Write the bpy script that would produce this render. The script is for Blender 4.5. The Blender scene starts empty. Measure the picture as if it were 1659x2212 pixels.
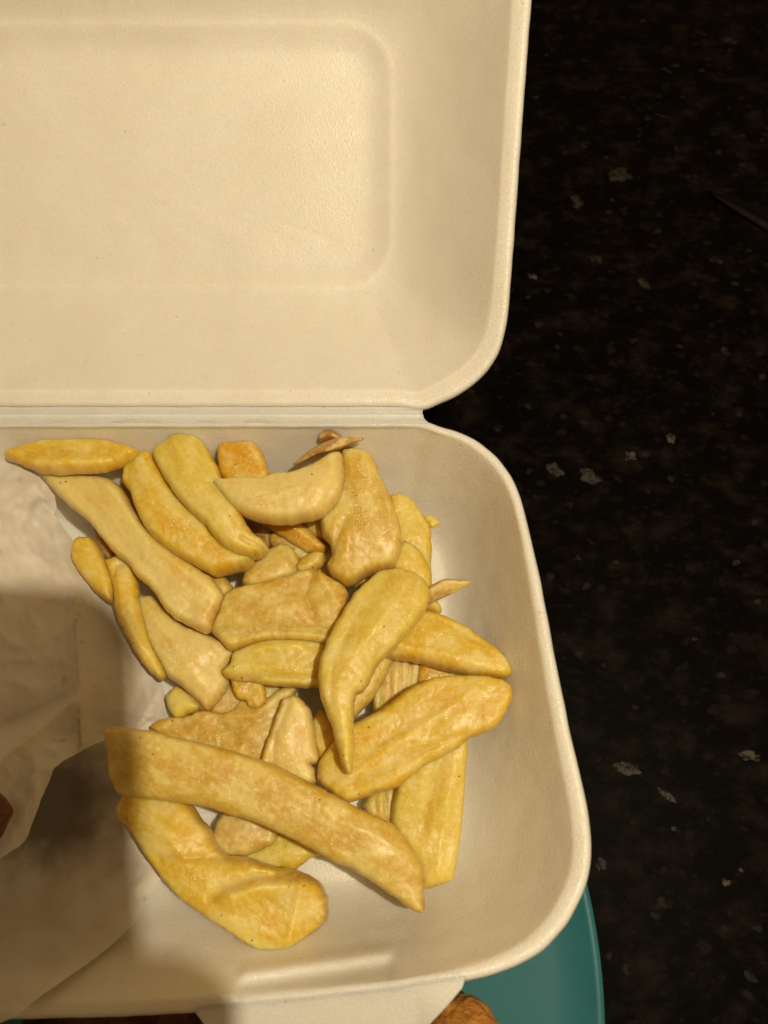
import bpy, bmesh, math, random
import numpy as np
from mathutils import Vector, noise as mn

random.seed(7)
scene = bpy.context.scene
R = math.radians

# ------------------------------------------------------------------ camera
TILT = R(22.0)
CAM_Z = 0.270
FPX, CX, CY = 1671.0, 829.5, 1106.0          # focal length and centre, measured on a 1659 x 2212 view
cam = bpy.data.cameras.new("camera")
cam.sensor_fit = 'VERTICAL'
cam.sensor_height = 24.0
cam.lens = 24.0 * FPX / 2212.0
cam.clip_start = 0.002
cam.clip_end = 50.0
cam.dof.use_dof = True
cam.dof.focus_distance = 0.232
cam.dof.aperture_fstop = 9.0
cam_o = bpy.data.objects.new("camera", cam)
cam_o.location = (0, 0, CAM_Z)
cam_o.rotation_euler = (TILT, 0, 0)
scene.collection.objects.link(cam_o)
scene.camera = cam_o

# ------------------------------------------------------------------ world (dim warm room) and lamp
w = bpy.data.worlds.new("World")
scene.world = w
w.use_nodes = True
bg = w.node_tree.nodes["Background"]
bg.inputs[0].default_value = (1.0, 0.61, 0.255, 1)
bg.inputs[1].default_value = 0.235

L = bpy.data.lights.new("ceiling_bulb", 'POINT')
L.energy = 11.7
L.color = (1.0, 0.84, 0.575)
L.shadow_soft_size = 0.0052
lo = bpy.data.objects.new("ceiling_bulb", L)
lo.location = (0.143, -0.012, 0.600)
scene.collection.objects.link(lo)

scene.view_settings.view_transform = 'Standard'
scene.view_settings.look = 'None'
scene.view_settings.exposure = 0.0
scene.view_settings.gamma = 1.0

# ------------------------------------------------------------------ helpers
FWD = Vector((0, math.sin(TILT), -math.cos(TILT)))
UP = Vector((0, math.cos(TILT), math.sin(TILT)))
CAM = Vector((0, 0, CAM_Z))


def ray(px, py):
    return FWD + Vector((1, 0, 0)) * ((px - CX) / FPX) + UP * (-(py - CY) / FPX)


def P(px, py, z):
    """Where the sight line of a measured point meets the level z."""
    r = ray(px, py)
    return CAM + r * ((z - CAM_Z) / r.z)


def on_plane(px, py, o, n):
    r = ray(px, py)
    return CAM + r * ((o - CAM).dot(n) / r.dot(n))


def link(name, me, mat=None, parent=None, smooth=True):
    o = bpy.data.objects.new(name, me)
    scene.collection.objects.link(o)
    if mat:
        me.materials.append(mat)
    if smooth:
        me.polygons.foreach_set("use_smooth", [True] * len(me.polygons))
    if parent:
        o.parent = parent
    return o


def mesh(verts, faces):
    me = bpy.data.meshes.new("m")
    me.from_pydata([tuple(v) for v in verts], [], faces)
    me.update()
    return me


def empty(name, loc=(0, 0, 0)):
    o = bpy.data.objects.new(name, None)
    o.location = loc
    o.empty_display_size = 0.01
    scene.collection.objects.link(o)
    return o


def tag(o, label, cat, group=None):
    o["label"] = label
    o["category"] = cat
    if group:
        o["group"] = group


def catmull(pts, n):
    pts = np.array(pts, float)
    k = len(pts)
    d = np.r_[0, np.cumsum(np.linalg.norm(np.diff(pts[:, :2], axis=0), axis=1))]
    t = np.linspace(0, d[-1], n)
    out = np.zeros((n, pts.shape[1]))
    m = np.zeros_like(pts)
    for i in range(k):
        a, b = max(i - 1, 0), min(i + 1, k - 1)
        m[i] = (pts[b] - pts[a]) / max(d[b] - d[a], 1e-9)
    for j, tt in enumerate(t):
        i = min(max(np.searchsorted(d, tt) - 1, 0), k - 2)
        h = d[i + 1] - d[i]
        s = (tt - d[i]) / h
        out[j] = ((2*s**3 - 3*s**2 + 1) * pts[i] + (s**3 - 2*s**2 + s) * h * m[i]
                  + (-2*s**3 + 3*s**2) * pts[i+1] + (s**3 - s**2) * h * m[i+1])
    return out


def fbm(v, f, seed, octs=3):
    return mn.fractal(Vector((v[0]*f + seed*3.1, v[1]*f - seed*1.7, v[2]*f + seed*0.9)), 1.0, 2.0, octs)


# ------------------------------------------------------------------ materials
class NT:
    def __init__(self, name):
        self.m = bpy.data.materials.new(name)
        self.m.use_nodes = True
        self.t = self.m.node_tree
        self.b = self.t.nodes["Principled BSDF"]
        self.out = self.t.nodes["Material Output"]

    def n(self, kind, **kw):
        nd = self.t.nodes.new(kind)
        for k, v in kw.items():
            setattr(nd, k, v)
        return nd

    def l(self, a, b):
        self.t.links.new(a, b)

    def val(self, sock, v):
        if isinstance(v, (int, float, tuple)):
            sock.default_value = v
        else:
            self.l(v, sock)

    def noise(self, vec, scale, detail=3, rough=0.55):
        nd = self.n("ShaderNodeTexNoise")
        nd.inputs["Scale"].default_value = scale
        nd.inputs["Detail"].default_value = detail
        nd.inputs["Roughness"].default_value = rough
        if vec is not None:
            self.l(vec, nd.inputs["Vector"])
        return nd.outputs["Fac"]

    def voro(self, vec, scale, out="Distance", feature='F1'):
        nd = self.n("ShaderNodeTexVoronoi", feature=feature)
        nd.inputs["Scale"].default_value = scale
        if vec is not None:
            self.l(vec, nd.inputs["Vector"])
        return nd.outputs[out]

    def ramp(self, fac, lo, hi, a=0.0, b=1.0, smooth=True):
        nd = self.n("ShaderNodeMapRange", interpolation_type='SMOOTHSTEP' if smooth else 'LINEAR')
        self.l(fac, nd.inputs["Value"])
        nd.inputs["From Min"].default_value = lo
        nd.inputs["From Max"].default_value = hi
        nd.inputs["To Min"].default_value = a
        nd.inputs["To Max"].default_value = b
        return nd.outputs["Result"]

    def mix(self, fac, a, b, blend='MIX'):
        nd = self.n("ShaderNodeMix", data_type='RGBA', blend_type=blend)
        self.val(nd.inputs[0], fac)
        for s, v in ((6, a), (7, b)):
            if isinstance(v, tuple):
                nd.inputs[s].default_value = (*v[:3], 1)
            else:
                self.l(v, nd.inputs[s])
        return nd.outputs[2]

    def math(self, op, a, b=0.0):
        nd = self.n("ShaderNodeMath", operation=op)
        self.val(nd.inputs[0], a)
        self.val(nd.inputs[1], b)
        return nd.outputs[0]

    def bump(self, h, strength, dist, normal=None):
        nd = self.n("ShaderNodeBump")
        nd.inputs["Strength"].default_value = strength
        nd.inputs["Distance"].default_value = dist
        self.l(h, nd.inputs["Height"])
        if normal is not None:
            self.l(normal, nd.inputs["Normal"])
        return nd.outputs["Normal"]

    def obj(self):
        return self.n("ShaderNodeTexCoord").outputs["Object"]

    def scaled(self, vec, s):
        nd = self.n("ShaderNodeMapping")
        nd.inputs["Scale"].default_value = s
        self.l(vec, nd.inputs["Vector"])
        return nd.outputs["Vector"]


def mat_foam():
    k = NT("white_foam")
    co = k.obj()
    big = k.noise(co, 30, 3)
    fine = k.noise(co, 900, 2)
    c = k.mix(k.ramp(big, 0.3, 0.7), (0.83, 0.80, 0.735), (0.79, 0.755, 0.68))
    c = k.mix(k.ramp(fine, 0.4, 0.8, 0.0, 0.35), c, (0.73, 0.69, 0.61))
    # a few grease specks
    sp = k.voro(co, 95)
    c = k.mix(k.ramp(sp, 0.02, 0.05, 0.5, 0.0), c, (0.42, 0.30, 0.14))
    k.l(c, k.b.inputs["Base Color"])
    cell = k.voro(co, 1250)
    cell2 = k.voro(co, 2600)
    h = k.math('ADD', cell, k.math('MULTIPLY', cell2, 0.6))
    n1 = k.bump(h, 0.30, 0.00028)
    n2 = k.bump(k.noise(co, 120, 3), 0.035, 0.0012, n1)
    k.l(n2, k.b.inputs["Normal"])
    k.b.inputs["Specular IOR Level"].default_value = 0.38
    k.b.inputs["Coat Weight"].default_value = 0.30
    k.b.inputs["Coat Roughness"].default_value = 0.16
    k.l(k.bump(k.voro(co, 1700), 0.8, 0.0004, n2), k.b.inputs["Coat Normal"])
    k.l(k.ramp(k.noise(co, 400, 2), 0.3, 0.7, 0.27, 0.46), k.b.inputs["Roughness"])
    k.b.inputs["Subsurface Weight"].default_value = 0.7
    k.b.inputs["Subsurface Radius"].default_value = (1.0, 0.8, 0.55)
    k.b.inputs["Subsurface Scale"].default_value = 0.006
    return k.m


def mat_chip():
    k = NT("fried_potato")
    at = k.n("ShaderNodeAttribute", attribute_name="chipco")
    co = at.outputs["Vector"]
    oi = k.n("ShaderNodeObjectInfo")
    base = oi.outputs["Color"]
    crust = k.n("ShaderNodeAttribute", attribute_name="crust").outputs["Fac"]
    fib = k.noise(k.scaled(co, (75, 360, 360)), 1.0, 5, 0.65)
    blot = k.noise(k.scaled(co, (60, 95, 95)), 1.0, 3, 0.55)
    c = k.mix(k.ramp(blot, 0.42, 0.72, 0.0, 0.75), base, k.mix(1.0, base, (0.95, 0.80, 0.42), 'MULTIPLY'))
    c = k.mix(k.ramp(fib, 0.46, 0.74, 0.0, 0.5), c, (0.70, 0.57, 0.21))
    c = k.mix(k.ramp(fib, 0.26, 0.46, 0.35, 0.0), c, (0.50, 0.32, 0.05))
    pat = k.noise(k.scaled(co, (110, 170, 170)), 1.0, 3, 0.6)
    c = k.mix(k.ramp(pat, 0.46, 0.62, 0.0, 0.8), c, (0.74, 0.61, 0.21))
    c = k.mix(k.ramp(pat, 0.33, 0.48, 0.68, 0.0), c, k.mix(1.0, base, (0.94, 0.79, 0.36), 'MULTIPLY'))
    sd = k.n("ShaderNodeAttribute", attribute_name="side").outputs["Fac"]
    c = k.mix(k.math('MULTIPLY', sd, 0.36), c, k.mix(1.0, base, (0.98, 0.74, 0.34), 'MULTIPLY'))
    # browner along cut corners and tips
    br = k.math('MULTIPLY', crust, k.ramp(k.noise(co, 230, 4, 0.65), 0.38, 0.62))
    c = k.mix(k.math('MULTIPLY', br, 0.80), c, (0.40, 0.19, 0.035))
    # dark fry specks
    sp = k.voro(co, 230)
    spm = k.ramp(sp, 0.045, 0.085, 1.0, 0.0)
    rnd = k.ramp(k.noise(co, 70, 1), 0.45, 0.54)
    c = k.mix(k.math('MULTIPLY', k.math('MULTIPLY', spm, rnd), 0.85), c, (0.10, 0.045, 0.012))
    k.l(c, k.b.inputs["Base Color"])
    # fine flour-like grain in the colour
    gr = k.noise(co, 700, 3, 0.7)
    c = k.mix(k.ramp(gr, 0.35, 0.50, 0.16, 0.0), c, k.mix(1.0, c, (0.80, 0.68, 0.45), 'MULTIPLY'))
    c = k.mix(k.ramp(gr, 0.50, 0.68, 0.0, 0.30), c, (0.80, 0.67, 0.32))
    k.l(c, k.b.inputs["Base Color"])
    h2 = k.noise(k.scaled(co, (110, 520, 520)), 1.0, 4)
    nn = k.bump(h2, 0.09, 0.0010)
    nn = k.bump(k.noise(co, 760, 3, 0.65), 0.40, 0.00045, nn)
    k.l(nn, k.b.inputs["Normal"])
    # a film of oil over a finely blistered skin
    oil = k.bump(k.voro(co, 1400), 0.75, 0.00040, nn)
    k.l(oil, k.b.inputs["Coat Normal"])
    k.l(k.ramp(k.noise(co, 55, 2), 0.38, 0.62, 0.08, 0.45), k.b.inputs["Coat Weight"])
    k.b.inputs["Coat Roughness"].default_value = 0.17
    k.l(k.ramp(k.noise(co, 240, 2), 0.35, 0.65, 0.36, 0.52), k.b.inputs["Roughness"])
    k.b.inputs["Specular IOR Level"].default_value = 0.5
    k.b.inputs["Subsurface Weight"].default_value = 0.8
    k.b.inputs["Subsurface Radius"].default_value = (1.0, 0.65, 0.2)
    k.b.inputs["Subsurface Scale"].default_value = 0.0075
    return k.m


def mat_paper():
    k = NT("greaseproof_paper")
    co = k.obj()
    g = k.noise(co, 55, 4)
    c = k.mix(k.ramp(g, 0.35, 0.7), (0.84, 0.81, 0.75), (0.76, 0.71, 0.62))
    sp = k.noise(co, 150, 2)
    c = k.mix(k.ramp(sp, 0.66, 0.76, 0.0, 0.4), c, (0.40, 0.36, 0.29))
    # shade of the hollow under the flap, painted dark on the inner sheet
    hollow = k.n("ShaderNodeAttribute", attribute_name="hollow_shade").outputs["Fac"]
    wn = k.ramp(k.math('ADD', hollow, k.math('MULTIPLY', k.noise(co, 130, 3), 0.5)), 0.45, 1.0)
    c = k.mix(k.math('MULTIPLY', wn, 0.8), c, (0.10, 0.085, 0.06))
    k.l(c, k.b.inputs["Base Color"])
    k.b.inputs["Roughness"].default_value = 0.55
    nn = k.bump(k.noise(co, 700, 3), 0.12, 0.0004)
    vv = k.n("ShaderNodeTexVoronoi", feature='F1')
    vv.inputs["Scale"].default_value = 34
    dst = k.n("ShaderNodeMix", data_type='VECTOR')
    dn_ = k.n("ShaderNodeTexNoise"); dn_.inputs["Scale"].default_value = 25
    k.l(co, dn_.inputs["Vector"]); dst.inputs[0].default_value = 0.03
    k.l(co, dst.inputs[4]); k.l(dn_.outputs["Color"], dst.inputs[5]); k.l(dst.outputs[1], vv.inputs["Vector"])
    nn = k.bump(vv.outputs["Distance"], 0.13, 0.006, nn)
    k.l(nn, k.b.inputs["Normal"])
    tr = k.n("ShaderNodeBsdfTranslucent")
    k.l(c, tr.inputs["Color"])
    mx = k.n("ShaderNodeMixShader")
    mx.inputs[0].default_value = 0.28
    k.l(k.b.outputs[0], mx.inputs[1])
    k.l(tr.outputs[0], mx.inputs[2])
    k.l(mx.outputs[0], k.out.inputs["Surface"])
    return k.m


def mat_worktop():
    k = NT("speckled_laminate")
    co = k.obj()
    cs = k.scaled(co, (1.0, 1.35, 1.0))
    a = k.noise(cs, 70, 5, 0.65)
    b = k.noise(cs, 230, 4, 0.6)
    c = k.mix(k.ramp(a, 0.45, 0.75), (0.0016, 0.0012, 0.0009), (0.0115, 0.0082, 0.0064))
    c = k.mix(k.ramp(b, 0.56, 0.76, 0.0, 0.7), c, (0.014, 0.0105, 0.0085))
    vc = k.n("ShaderNodeTexVoronoi", feature='F1')
    vc.inputs["Scale"].default_value = 210
    wv = k.n("ShaderNodeMix", data_type='VECTOR')
    wn = k.n("ShaderNodeTexNoise")
    wn.inputs["Scale"].default_value = 300
    k.l(co, wn.inputs["Vector"])
    wv.inputs[0].default_value = 0.004
    k.l(cs, wv.inputs[4])
    k.l(wn.outputs["Color"], wv.inputs[5])
    k.l(wv.outputs[1], vc.inputs["Vector"])
    sep = k.n("ShaderNodeSeparateColor")
    k.l(vc.outputs["Color"], sep.inputs["Color"])
    grain = k.math('MULTIPLY', k.ramp(sep.outputs[0], 0.80, 0.98), k.ramp(vc.outputs["Distance"], 0.25, 0.55, 1.0, 0.0))
    c = k.mix(k.math('MULTIPLY', grain, 0.8), c, (0.0105, 0.0078, 0.0062))
    grain2 = k.math('MULTIPLY', k.ramp(sep.outputs[1], 0.93, 0.99), k.ramp(vc.outputs["Distance"], 0.2, 0.45, 1.0, 0.0))
    c = k.mix(grain2, c, (0.018, 0.0145, 0.011))
    red = k.noise(cs, 38, 3)
    c = k.mix(k.ramp(red, 0.6, 0.75, 0.0, 0.6), c, (0.010, 0.005, 0.003))
    k.l(c, k.b.inputs["Base Color"])
    k.b.inputs["Roughness"].default_value = 0.5
    k.b.inputs["Specular IOR Level"].default_value = 0.02
    k.l(k.bump(k.noise(co, 900, 2), 0.1, 0.0003), k.b.inputs["Normal"])
    return k.m


def mat_fleck():
    k = NT("laminate_fleck")
    co = k.obj()
    a = k.noise(co, 420, 4, 0.7)
    c = k.mix(k.ramp(a, 0.36, 0.62), (0.010, 0.009, 0.007), (0.080, 0.070, 0.058))
    tn = k.n("ShaderNodeAttribute", attribute_name="tint").outputs["Fac"]
    c = k.mix(tn, (0.004, 0.003, 0.0025), c)
    k.l(c, k.b.inputs["Base Color"])
    k.b.inputs["Roughness"].default_value = 0.5
    k.b.inputs["Specular IOR Level"].default_value = 0.02
    return k.m


def mat_plate():
    k = NT("teal_glaze")
    co = k.obj()
    c = k.mix(k.ramp(k.noise(co, 40, 3), 0.35, 0.7), (0.026, 0.145, 0.175), (0.023, 0.128, 0.155))
    k.l(c, k.b.inputs["Base Color"])
    k.b.inputs["Roughness"].default_value = 0.42
    k.b.inputs["Specular IOR Level"].default_value = 0.22
    k.l(k.bump(k.noise(co, 300, 2), 0.05, 0.0004), k.b.inputs["Normal"])
    return k.m


def mat_crumb(name, ca, cb):
    k = NT(name)
    co = k.obj()
    c = k.mix(k.ramp(k.noise(co, 190, 4, 0.65), 0.3, 0.7), ca, cb)
    c = k.mix(k.ramp(k.voro(co, 420), 0.1, 0.45, 0.55, 0.0), c, tuple(x * 0.3 for x in ca))
    k.l(c, k.b.inputs["Base Color"])
    nn = k.bump(k.noise(co, 700, 4, 0.7), 0.7, 0.0012)
    k.l(nn, k.b.inputs["Normal"])
    k.b.inputs["Roughness"].default_value = 0.45
    k.b.inputs["Subsurface Weight"].default_value = 0.1
    k.b.inputs["Subsurface Scale"].default_value = 0.002
    return k.m


def mat_simple(name, col, rough=0.4, metal=0.0, nscale=300):
    k = NT(name)
    co = k.obj()
    n = k.noise(k.scaled(co, (1, 6, 1)), nscale, 3)
    c = k.mix(k.ramp(n, 0.3, 0.7), col, tuple(x * 0.8 for x in col))
    k.l(c, k.b.inputs["Base Color"])
    k.b.inputs["Metallic"].default_value = metal
    k.l(k.ramp(n, 0.3, 0.7, rough * 0.85, rough * 1.15), k.b.inputs["Roughness"])
    return k.m


FOAM, CHIP, PAPER = mat_foam(), mat_chip(), mat_paper()
WORKTOP, FLECK, PLATE = mat_worktop(), mat_fleck(), mat_plate()
CRUMB = mat_crumb("golden_breadcrumb", (0.46, 0.17, 0.025), (0.62, 0.28, 0.05))
DARKCRUMB = mat_crumb("dark_batter", (0.085, 0.022, 0.009), (0.15, 0.045, 0.018))
STEEL = mat_simple("dull_steel", (0.009, 0.0075, 0.0065), 0.5, 1.0)
HANDLE = mat_simple("black_handle", (0.012, 0.011, 0.010), 0.45)
PHONE = mat_simple("phone_glass", (0.015, 0.015, 0.016), 0.3)

# ------------------------------------------------------------------ worktop
bm = bmesh.new()
bmesh.ops.create_grid(bm, x_segments=8, y_segments=8, size=0.9)
me = bpy.data.meshes.new("m")
bm.to_mesh(me)
bm.free()
worktop = link("worktop", me, WORKTOP)
worktop["kind"] = "structure"
worktop["label"] = "black speckled laminate kitchen worktop"

FLECKS = [  # outline centre x, y, length, width, angle (deg, image sense), seed
    (1336, 378, 62, 34, 8, 1), (1247, 436, 44, 26, 30, 2), (1290, 560, 36, 18, 25, 3), (1390, 612, 48, 22, 40, 4),
    (1151, 597, 28, 13, 12, 5), (1547, 563, 34, 15, 20, 6), (1450, 946, 26, 24, 45, 7), (1360, 985, 34, 26, 15, 8),
    (1198, 1015, 46, 32, 40, 9), (1275, 1030, 62, 40, 30, 10), (1568, 760, 30, 16, 35, 11), (1355, 1660, 76, 38, 8, 12),
    (1440, 1718, 66, 17, 38, 13), (1618, 1632, 58, 26, 10, 14), (1297, 1866, 26, 36, 0, 15), (1568, 1907, 24, 20, 30, 16),
    (1575, 88, 50, 14, 12, 17), (1516, 72, 36, 8, 22, 18), (1440, 152, 34, 8, 25, 19), (1462, 322, 20, 10, 60, 20),
    (1590, 1215, 22, 16, 20, 21), (1330, 1215, 22, 10, 10, 22), (1500, 1380, 16, 12, 0, 23), (1530, 1770, 12, 12, 0, 24),
    (1455, 1790, 14, 12, 30, 25), (1240, 470, 20, 8, 30, 26), (1428, 250, 40, 5, 18, 27), (1600, 1880, 16, 10, 45, 28),
    (1400, 1060, 26, 8, 40, 29), (1636, 1300, 22, 14, 12, 30), (1210, 720, 20, 10, 30, 31), (1620, 2110, 40, 18, 40, 32),
]
fv, ff, ft = [], [], []
FAINT = {1: .45, 2: .4, 3: .35, 4: .45, 6: .3, 11: .3, 17: .3, 18: .2, 19: .25, 20: .25, 21: .3, 22: .35, 23: .3, 26: .2, 27: .3, 29: .25, 30: .3, 31: .25, 32: .25, 9: .7, 10: .7, 15: .55}  # weaker flecks; dimmer light up the worktop is put into their colour
for (cx, cy, ln, wd, ang, sd) in FLECKS:
    rs = random.Random(sd)
    n = 22
    base = len(fv)
    ca, sa = math.cos(R(ang)), math.sin(R(ang))
    pts = []
    for i in range(n):
        a = 2 * math.pi * i / n
        rr = 0.78 + 0.5 * mn.noise(Vector((math.cos(a) * 1.3 + sd * 4.1, math.sin(a) * 1.3, sd))) + rs.uniform(-0.10, 0.10)
        x, y = math.cos(a) * ln / 2 * rr, math.sin(a) * wd / 2 * rr
        pts.append(P(cx + x * ca - y * sa, cy + x * sa + y * ca, 0.00006))
    fv.append(P(cx, cy, 0.00006))
    fv += pts
    ft += [FAINT.get(sd, 1.0)] + [FAINT.get(sd, 1.0) * 0.75] * n
    ff += [(base, base + 1 + (i + 1) % n, base + 1 + i) for i in range(n)]
fme = mesh(fv, ff)
fme.attributes.new("tint", 'FLOAT', 'POINT').data.foreach_set("value", ft)
fl = link("fleck", fme, FLECK, worktop)
fl["kind"] = "stuff"

# ------------------------------------------------------------------ lathe and loft helpers


def lathe(profile, n=160, cx=0.0, cy=0.0):
    verts, faces = [], []
    for (r, z) in profile:
        for i in range(n):
            a = 2 * math.pi * i / n
            verts.append((cx + r * math.cos(a), cy + r * math.sin(a), z))
    for j in range(len(profile) - 1):
        for i in range(n):
            faces.append((j*n + i, j*n + (i+1) % n, (j+1)*n + (i+1) % n, (j+1)*n + i))
    faces.append(tuple(reversed(range(n))))
    k = (len(profile) - 1) * n
    faces.append(tuple(k + i for i in range(n)))
    return mesh(verts, faces)


# ------------------------------------------------------------------ teal plate
PR = 0.150
pe = P(1303, 2110, 0.011)
pl = empty("plate", (pe.x - PR, pe.y, 0))
prof = [(PR*0.62, 0.0006), (PR*0.66, 0.0008), (PR*0.70, 0.0022), (PR - 0.012, 0.0060), (PR - 0.002, 0.0092), (PR, 0.0103), (PR - 0.0004, 0.0113),
        (PR - 0.0016, 0.0118), (PR - 0.0030, 0.0114), (PR - 0.0042, 0.0104), (PR - 0.014, 0.0086), (PR*0.74, 0.0056), (PR*0.68, 0.0045), (PR*0.3, 0.0042), (0.001, 0.0042)]
link("dish", lathe(prof), PLATE, pl)
tag(pl, "teal green round plate under the foam box, its rim showing lower right", "plate")

# ------------------------------------------------------------------ foam takeaway box
RIM = 0.060
XC = -0.100      # middle of the long box, out of frame on the left
box = empty("takeaway_box", (XC, P(830, 1500, RIM).y, 0.012))
tag(box, "open white foam takeaway box holding chips and wrapped food", "takeaway box")
inv = Vector(box.location)


def local(vs):
    return [Vector(v) - inv for v in vs]


def resample(poly, n):
    a = np.array([tuple(p) for p in poly])
    d = np.r_[0, np.cumsum(np.linalg.norm(np.diff(a, axis=0), axis=1))]
    t = np.linspace(0, d[-1], n)
    return np.stack([np.interp(t, d, a[:, i]) for i in range(a.shape[1])], 1)


def smooth_open(a, it=6):
    a = a.copy()
    for _ in range(it):
        a[1:-1] = 0.25 * a[:-2] + 0.5 * a[1:-1] + 0.25 * a[2:]
    return a


def shell(half, core, rad, profile_in, profile_out, to_world, seed, extra=None):
    """Loft a pressed foam shell. half: outline of the right-hand half from the hinge middle to the front middle
    in the rim's own plane, mirrored about XC. core: rectangle the floor rounds about; profiles: (metres in from the
    outer edge or fraction of the wall, depth)."""
    right = smooth_open(resample(half, 460), 9)
    left = right[::-1].copy()
    left[:, 0] = 2 * XC - left[:, 0]
    loop = np.vstack([right, left[1:-1]])
    m = len(loop)
    (x0, x1, y0, y1) = core
    q = np.stack([np.clip(loop[:, 0], x0, x1), np.clip(loop[:, 1], y0, y1)], 1)
    v = loop - q
    ln = np.linalg.norm(v, axis=1, keepdims=True)
    u = v / ln
    F = q + u * rad
    wall = ln - rad
    verts, faces = [], []
    rows = 0

    def add(ring, dep):
        nonlocal rows
        for i in range(m):
            x, y = ring[i]
            z = -dep
            if extra:
                z += extra(x, y)
            jx = 0.00013 * mn.noise(Vector((x*160, y*160, z*160 + seed)))
            jz = 0.00030 * mn.noise(Vector((x*90 + 7, y*90, z*90 + seed)))
            verts.append(to_world(x + jx * u[i][0], y + jx * u[i][1], z + jz))
        if rows:
            a = (rows - 1) * m
            b = rows * m
            for i in range(m):
                j = (i + 1) % m
                faces.append((a + i, a + j, b + j, b + i))
        rows += 1

    for kind, s, dep in profile_out + profile_in:
        if kind == 'm':
            ring = loop - u * s
        elif kind == 'f':
            ring = F + (loop - F) * (1 - s)          # fraction along the wall
        elif kind == 'o':
            ring = F + (loop - F) * (1 - s) + u * 0.0022
        else:
            ring = q + (F - q) * (1 - s)             # across the floor
        add(ring, dep)
    # close both ends on the core rectangle middle lines
    for row, rev in ((rows - 1, False), (0, True)):
        c = len(verts)
        mid = np.array([(x0 + x1) / 2, (y0 + y1) / 2])
        dep = (profile_in[-1] if not rev else profile_out[0])[2]
        verts.append(to_world(mid[0], mid[1], -dep))
        for i in range(m):
            j = (i + 1) % m
            f = (row*m + i, row*m + j, c)
            faces.append(f[::-1] if rev else f)
    return local(verts), faces


# tray ------------------------------------------------------------
def r2(px, py):
    p = P(px, py, RIM)
    return (p.x, p.y)


HY = P(830, 905, RIM).y
tray_px = [(928, 907), (945, 918), (985, 928), (1030, 948), (1075, 985), (1105, 1025), (1125, 1070), (1145, 1150), (1170, 1260), (1200, 1420),
           (1232, 1580), (1256, 1680), (1273, 1760), (1280, 1830), (1276, 1880), (1262, 1930), (1225, 2000), (1175, 2055), (1120, 2086), (1065, 2107),
           (1015, 2119), (850, 2150), (650, 2175), (412, 2197), (230, 2207), (0, 2213)]
half = [(XC, HY)] + [(0.010, HY)] + [r2(*p) for p in tray_px]
half.append((XC, r2(0, 2213)[1]))
xs = max(p[0] for p in half)
y_front = half[-1][1]
TH = 0.0400      # depth of the tray inside
INS, RAD = 0.048, 0.018
core = (2*XC - (xs - INS - 0.002), xs - INS - 0.002, y_front + INS - 0.002, HY - INS + 0.010)


def wall_prof(H, pw, lip=0.0052, n=44, kind='f', s0=0.125):
    out = []
    for i in range(n + 1):
        s = i / n
        out.append((kind, s0 + (1 - s0) * s, 0.0006 + (H - 0.0006) * (1 - (1 - s) ** pw)))
    return out


pin = [('m', -0.0002, 0.0012), ('m', 0.0004, 0.0003), ('m', 0.0010, -0.0001), ('m', 0.0019, -0.0001), ('m', 0.0027, 0.0003)] + wall_prof(TH, 1.6) + \
      [('c', 0.15, TH), ('c', 0.5, TH), ('c', 0.98, TH)]
pout = [('c', 0.98, TH + 0.003), ('c', 0.3, TH + 0.003)] + [('o', f, d + 0.0032) for (_, f, d) in reversed(wall_prof(TH, 1.6, n=8))] + \
       [('m', 0.0012, 0.0036), ('m', 0.0002, 0.0028)]
ga, gb = np.array(P(512, 2112, RIM - .004))[:2], np.array(P(846, 2068, RIM - .004))[:2]
gd_ = gb - ga
gl = float(np.hypot(*gd_))
gd_ = gd_ / gl


Y0 = P(830, 2098, RIM).y
XR = P(1000, 2110, RIM).x


def front_roll(x, y):
    """The front edge leans outward and down where the tabs are."""
    x = x if x > XC else 2*XC - x
    d = max(0.0, Y0 - y)
    return -0.62 * d * d / (d + 0.004) * min(1.0, max(0.0, (XR - x) / 0.012 + 0.15))


def latch(x, y):
    """The closing slot: a raised ridge with a groove under it, on both halves of the front wall."""
    x = x if x > XC else 2*XC - x
    px_, py_ = x - ga[0], y - ga[1]
    t = px_ * gd_[0] + py_ * gd_[1]
    if t < -0.004 or t > gl + 0.004:
        return front_roll(x, y)
    sd = -px_ * gd_[1] + py_ * gd_[0]
    e = min(1.0, max(0.0, (t + 0.001) / 0.002)) * min(1.0, max(0.0, (gl + 0.001 - t) / 0.002))
    return front_roll(x, y) + e * (0.0019 * math.exp(-((sd - 0.0002) / 0.0012) ** 2) - 0.0024 * math.exp(-((sd + 0.0026) / 0.0014) ** 2))


v, f = shell(half, core, RAD, pin, pout, lambda x, y, z: Vector((x, y, RIM + z)), 3, latch)
tv, tf = v, f
tray = link("tray", mesh(v, f), FOAM, box)

# lid -------------------------------------------------------------
ALPHA = R(34)
LO = Vector((0, P(830, 890, RIM).y, RIM))
E2 = Vector((0, math.cos(ALPHA), math.sin(ALPHA)))
LN = Vector((0, -math.sin(ALPHA), math.cos(ALPHA)))


def l2(px, py):
    p = on_plane(px, py, LO, LN)
    d = p - LO
    return (d.x, d.dot(E2))


lid_px = [(922, 888), (938, 877), (975, 862), (1020, 835), (1055, 800), (1078, 765), (1089, 728), (1096, 690), (1101, 640), (1110, 520), (1122, 350),
          (1136, 160), (1148, 0)]
halfl = [(XC, 0.0015), (0.005, 0.0015)] + [l2(*p) for p in lid_px]
ex, ey = halfl[-1]
LH = 0.0350


def lfloor(px, py):
    p = on_plane(px, py, LO - LN * LH, LN)
    d = p - LO
    return (d.x, d.dot(E2))


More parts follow.
